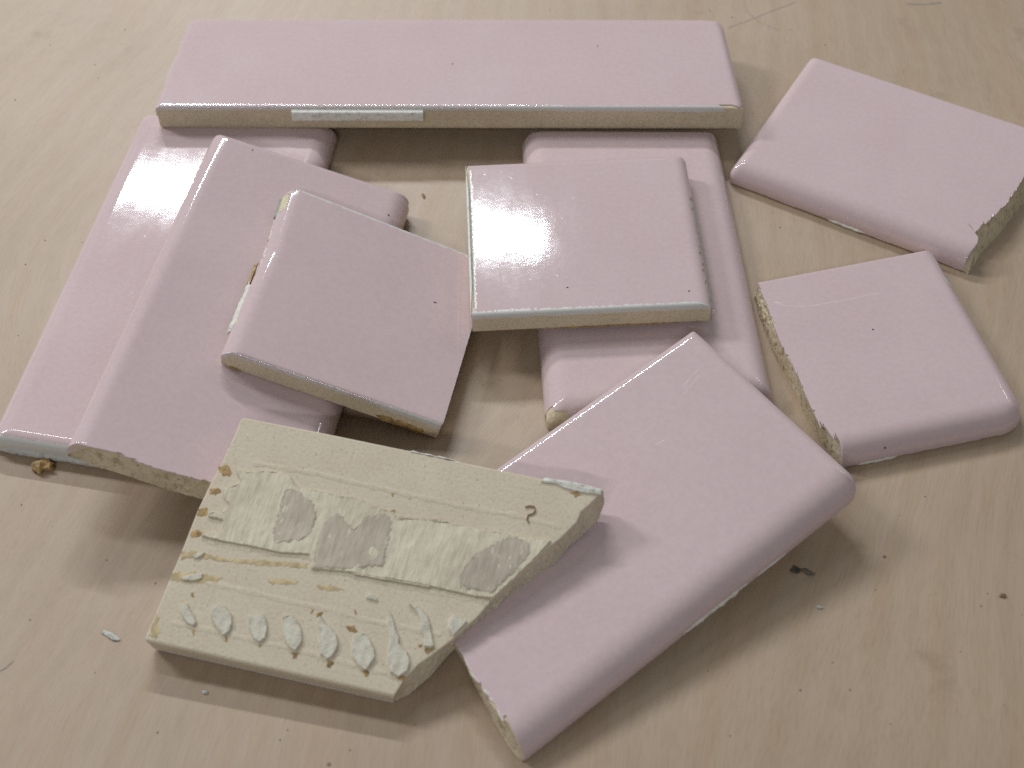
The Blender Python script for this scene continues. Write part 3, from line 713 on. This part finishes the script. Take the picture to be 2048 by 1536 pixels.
edge_strip('white_slip', p, 3, 0.55, 0.86, -0.75, 0.5, -0.35, 0.8, WHITE, r, 6, 0.7)
edge_strip('white_slip', p, 3, 0.17, 0.30, -0.1, 1.0, -0.2, 0.7, WHITE, r, 16, 0.6)
edge_strip('white_slip', p, 3, 0.33, 0.50, -0.15, 0.8, -0.2, 0.7, WHITE, r, 26, 0.6)
side_patch('glue_smear', p, 0, 0.04, 0.10, 0.1, 1.0, 0.3, GLUE, r, 1, 0.3)
side_patch('glue_smear', p, 0, 0.71, 0.93, 0.15, 2.1, 0.26, GLUE, r, 4, 0.7)
side_patch('glue_smear', p, 3, 0.42, 0.58, 0.2, 1.9, 1.0, GLUE, r, 7, 0.5, -0.2)
rnd = random.Random(8)
def on_front(plan, n, rnd, z0, z1, i=0):
    res = []
    for _ in range(n):
        q, u, o_ = edge_frame(plan, i, rnd.uniform(0.03, 0.97)); res.append((q[0] - o_[0] * 0.25, q[1] - o_[1] * 0.25, rnd.triangular(z0, z1, z1)))
    return res
grit(r, on_front(p, 75, rnd, 0.5, 4.2), WHITE, 4, (0.12, 0.36))

# tile under the middle square
r, p = tile('E', 'long pink tile lying flat beneath the centre square tile, chipped white back corner', 5.0, rh={1: 4.6, 2: 4.0},
    chips={2: lambda t, x, y: 2.0 * smooth(0.45, 0.85, t) + 0.6 * max(0, nz(x * 1.2, 3)) * smooth(0.4, 0.6, t), 3: lambda t, x, y: 2.0 * (1 - smooth(0.0, 0.06, t)) if t < 0.5 else 1.8 * smooth(0.965, 0.985, t),
           0: lambda t, x, y: 1.8 * (1 - smooth(0.05, 0.12, t))},
    wears={2: lambda t, ins: 1.0 * (1 - smooth(0.8, 1.8, ins)) * smooth(0.45, 0.7, t), 3: lambda t, ins: 1.0 * (1 - smooth(0.8, 2.6, ins)) * (1 - smooth(0.0, 0.05, t))})
edge_strip('white_slip', p, 2, 0.45, 0.995, 0.1, 2.7, -0.12, 0.7, WHITE, r, 2, 0.25)
edge_strip('white_slip', p, 3, 0.0, 0.055, 0.1, 2.4, -0.12, 0.7, WHITE, r, 2, 0.2)

# the square tile on top in the middle
r, p = tile('F', 'small square pink tile on top at the centre, white cut left edge and lamp glare', 6.0, rh={1: 3.4, 2: 2.6}, rv={1: 2.8, 2: 2.2},
    chips={3: lambda t, x, y: 1.05 + 0.06 * nz(y, 2), 1: lambda t, x, y: (0.6 + 0.8 * nz(y * 0.5, 7)) * (1 - smooth(0.70, 0.74, t)) * 1.2},
    wears={0: lambda t, ins: 0.62 * (1 - smooth(0.2, 2.0, ins)), 3: lambda t, ins: 0.6 * (1 - smooth(1.0, 1.3, ins)), 1: lambda t, ins: 0.7 * (1 - smooth(0.0, 0.9, ins)) * (1 - smooth(0.68, 0.76, t))},
    drops={0: lambda t: 1.3, 1: lambda t: 2.6})
edge_strip('cut_edge', p, 3, 0.0, 1.0, 0.02, 0.52, -0.06, 1.2, WHITE, r, 3, 0.05)
edge_strip('cut_groove', p, 3, 0.02, 0.98, 0.56, 0.98, -0.26, 0.5, GREYCHIP, r, 5, 0.08)
edge_strip('white_slip', p, 1, 0.01, 0.73, -0.3, 1.5, -0.16, 0.9, WHITE, r, 9, 0.6)
side_patch('glue_smear', p, 0, 0.30, 0.86, 0.08, 0.55, 0.3, GLUE, r, 2, 0.35)
rnd = random.Random(21)
grit(r, on_front(p, 60, rnd, 1.2, 4.3), WHITE, 9, (0.10, 0.3))

# the three on the right
r, p = tile('G', 'pink tile at the upper right corner, running out of the picture, broken right end', 7.0, rh={2: 0.9, 3: 3.4}, rv={2: 0.8, 3: 3.8},
    chips={3: lambda t, x, y: 0.55 * max(0, nz(y * 0.8, 3)) * smooth(0.5, 0.6, t)},
    wears={3: lambda t, ins: 0.5 * (1 - smooth(-0.5, 0.8, ins)) * smooth(0.4, 0.6, t)})
side_patch('white_slip', p, 0, 0.44, 0.60, 0.1, 0.9, 0.5, WHITE, r, 2, 0.25, -0.1)
r, p = tile('H', 'square pink tile at the right edge with a jagged tan broken left side', 8.0, rh={2: 0.9, 0: 5.0, 1: 4.0}, rv={2: 0.8},
    wears={1: lambda t, ins: 0.7 * math.exp(-((t - 0.80) / 0.03) ** 2) * (1 - smooth(1.5, 3.0, ins))})
edge_strip('white_slip', p, 0, 0.94, 0.99, 0.0, 1.6, 0.04, 0.4, WHITE, r, 2, 0.3)
side_patch('white_slip', p, 0, 0.08, 0.30, 0.1, 0.8, 0.5, WHITE, r, 2, 0.25, -0.15)
r, p = tile('I', 'largest pink tile at the lower right, broad rounded front edge, partly under the upturned piece', 9.0, rh={0: 6.2, 1: 3.0, 2: 2.3}, rv={1: 3.0, 2: 1.4, 0: 5.0},
    chips={3: lambda t, x, y: 0.25 + 0.9 * max(0, nz(y * 0.42, 1.3)) * smooth(0.5, 0.6, t), 1: lambda t, x, y: 0.35 * max(0, nz(y * 0.7, 5))},
    wears={1: lambda t, ins: 0.55 * (1 - smooth(-0.4, 0.9, ins)) * (0.4 + 0.6 * smooth(0.75, 0.85, t)), 3: lambda t, ins: 0.35 * (1 - smooth(0.5, 1.0, ins))})
side_patch('white_slip', p, 0, 0.44, 0.64, 0.4, 1.5, 0.5, WHITE, r, 12, 0.3, -0.12)
side_patch('white_slip', p, 0, 0.66, 0.76, 0.5, 1.2, 0.4, WHITE, r, 15, 0.2, -0.12)

# ---------------------------------------------------------------- the upturned broken piece
root = thing('ceramic_tile', 'broken tile piece lying face down in front, tan back with paper strip and plaster dabs', 'tile', TILES['J'], group=GROUP)
J = Plan(TILES['J'], rh={0: 0.7, 2: 0.4, 3: 0.45}, rv={0: 0.5, 2: 0.3, 3: 0.35})
body = make_body(J, root, 31.0, BACK, BACK, inset=0.0, sink=0.0, rough=0.30, bottom=0.55)
V, rings = [], []
for z, ins in ((0.0, 0.8), (0.05, 0.3), (0.35, 0.05), (0.62, 0.02), (0.75, 0.5)):
    rings.append(len(V))
    for j in range(J.N):
        bx, by = J.B[j] if J.kind[J.EI[j]] == 'frac' else J.at(j, 0.0)
        qx, qy = J.Q[j]; d = hyp((bx, by), (qx, qy)) or 1
        V.append((bx + (qx - bx) * 0, by, z) if ins < 0.03 else (bx * (1 - ins / 60), by * (1 - ins / 40), z))
W = [0.25 if J.kind[J.EI[j % J.N]] == 'frac' else 0.7 for j in range(len(V))]
mesh_obj('glaze', V, stitch(rings, J.N, False, True), GLAZE, root, angle=50, attr=W)
side_patch('glaze_rim', J, 3, 0.30, 0.99, 3.6, 5.62, 0.45, WHITE, root, 2, 0.12, -0.1)
side_patch('glaze_rim', J, 2, 0.38, 0.55, 4.2, 5.9, 0.5, WHITE, root, 5, 0.25, -0.1)
poly_patch('white_slip', DET['lip'], T, 0.35, WHITE, root, 3, 0, 0.15)
for i, q in enumerate(DET['ribs']): ribbon('back_rib', q, 1.9, T - 0.02, 0.09, BACK, root, i * 2.0, 0.1)
def paper(root):
    o = poly_patch('paper_strip', DET['paper'], T, 0.42, PAPER, root, 1, 0, 0.14, step=0.35, edge=0.12, cells=0.7, relief=0.45)
    return o
paper(root)
for i, q in enumerate(DET['taupe']): poly_patch('paper_layer', q, T + 0.42, 0.10, TAUPE, root, i * 3.0 + 2, 0, 0.5, step=0.35, edge=0.25, cells=0.7, relief=1.0)
for i, q in enumerate(DET['ovals']):
    poly_patch('plaster_dab', q, T, 0.5 if i < 9 else 0.35, PLASTER, root, i * 1.7, 0, 0.10, step=0.35, edge=0.16, cells=0.45, relief=0.35)
for i, q in enumerate(DET['stains']):
    poly_patch('glue_stain', q, T, 0.05, GLUE if i in (0, 1, 2, 3) or i > 8 else GLUE_PALE, root, i * 2.3, 0, 0.5, step=0.3, edge=0.1)
ribbon('glue_curl', DET['curl'], 0.42, T, 0.3, BROWN, root, 4, 0.1)
rnd = random.Random(77)
grit(root, [(x, y, T + 0.05) for x, y in ((rnd.uniform(-28, 30), rnd.uniform(-22, 22)) for _ in range(220)) if x < 14 + (y + 24) * 0.55], PLASTER, 14, (0.10, 0.30))

# scratches and specks in the glaze
for k, root_ in ROOTS.items():
    for i, q in enumerate(DET['scratch'].get(k, [])): ribbon('scratch', q, 0.16, TILES[k]['T'] - 0.004, 0.012, WHITE, root_, i * 1.3, 0.15)
    for i, q in enumerate(DET['specks'].get(k, [])):
        a_ = 0.5 + i
        ring_ = [(q[0] + 0.26 * math.cos(t_) * (1.7 if k == 'D' else 1), q[1] + 0.22 * math.sin(t_)) for t_ in (0, 1, 2, 3, 4, 5)]
        poly_patch('dirt_speck', ring_, TILES[k]['T'] - (0 if not (k == 'H' and i == 1) else 2.2), 0.06, DARK, root_, a_, 0, 0.05, step=0.15, edge=0.05)

# ---------------------------------------------------------------- crumbs on the table
def crumb(label, loc, rx, ry, rz, mat, seed, name='crumb', cat='crumb', yaw=0.0):
    V, F = [], []
    nu, nv = 12, 6
    for i in range(nv + 1):
        th = math.pi * i / nv
        for k in range(nu):
            ph = 2 * math.pi * k / nu
            d = (math.sin(th) * math.cos(ph), math.sin(th) * math.sin(ph), math.cos(th))
            s = 1 + 0.75 * nz(d[0] * 1.6 + seed, d[1] * 1.6, d[2] * 1.6)
            x, y = d[0] * rx * s, d[1] * ry * s
            V.append((x * math.cos(yaw) - y * math.sin(yaw), x * math.sin(yaw) + y * math.cos(yaw), max(0, rz + d[2] * rz * s)))
    for i in range(nv):
        for k in range(nu):
            F.append((i * nu + k, (i + 1) * nu + k, (i + 1) * nu + (k + 1) % nu, i * nu + (k + 1) % nu))
    o = mesh_obj(name, V, F, mat, angle=35)
    o.location = Vector((loc[0], loc[1], 0.0)) * MM
    o['label'] = label; o['category'] = cat; o['group'] = 'crumbs and flakes on the plywood'
    return o
K = DET['crumbs']
crumb('brown glue crumb in front of the far left tile', K[0], 2.3, 1.5, 0.9, GLUE, 1.1)
crumb('dark crumb below the rounded edge of the largest tile', K[1], 0.9, 0.7, 0.45, DARK, 2.3)
crumb('grey sliver beside the dark crumb below the largest tile', (K[1][0] + 2.4, K[1][1] - 0.3), 1.5, 0.5, 0.3, SMUT, 5.3, yaw=-0.5)
crumb('white curved flake left of the upturned piece', K[2], 1.9, 0.6, 0.2, GROUT, 3.7, 'flake', 'flake', -0.5)
crumb('small brown crumb at the right edge of the table', K[3], 0.6, 0.4, 0.25, BROWN, 4.1)
crumb('dark smudgy crumb between the left square tile and the back tile', K[4], 0.4, 1.0, 0.15, BROWN, 6.4, yaw=0.3)
crumb('tiny white flake near the bottom left of the table', K[7], 0.5, 0.35, 0.2, GROUT, 7.4, 'flake', 'flake')
crumb('pale flake on the wood right of the largest tile', K[6], 0.6, 0.35, 0.15, GROUT, 8.4, 'flake', 'flake')
rnd = random.Random(3)
o = grit(None, [(x, y, 0.10) for x, y in DET['dots']] + [(rnd.uniform(-120, 130), rnd.uniform(-90, 160), 0.05) for _ in range(6)], SMUT, 6, (0.16, 0.42), 'dust_specks')
o['label'] = 'fine dark dust specks scattered over the plywood'; o['category'] = 'dust'
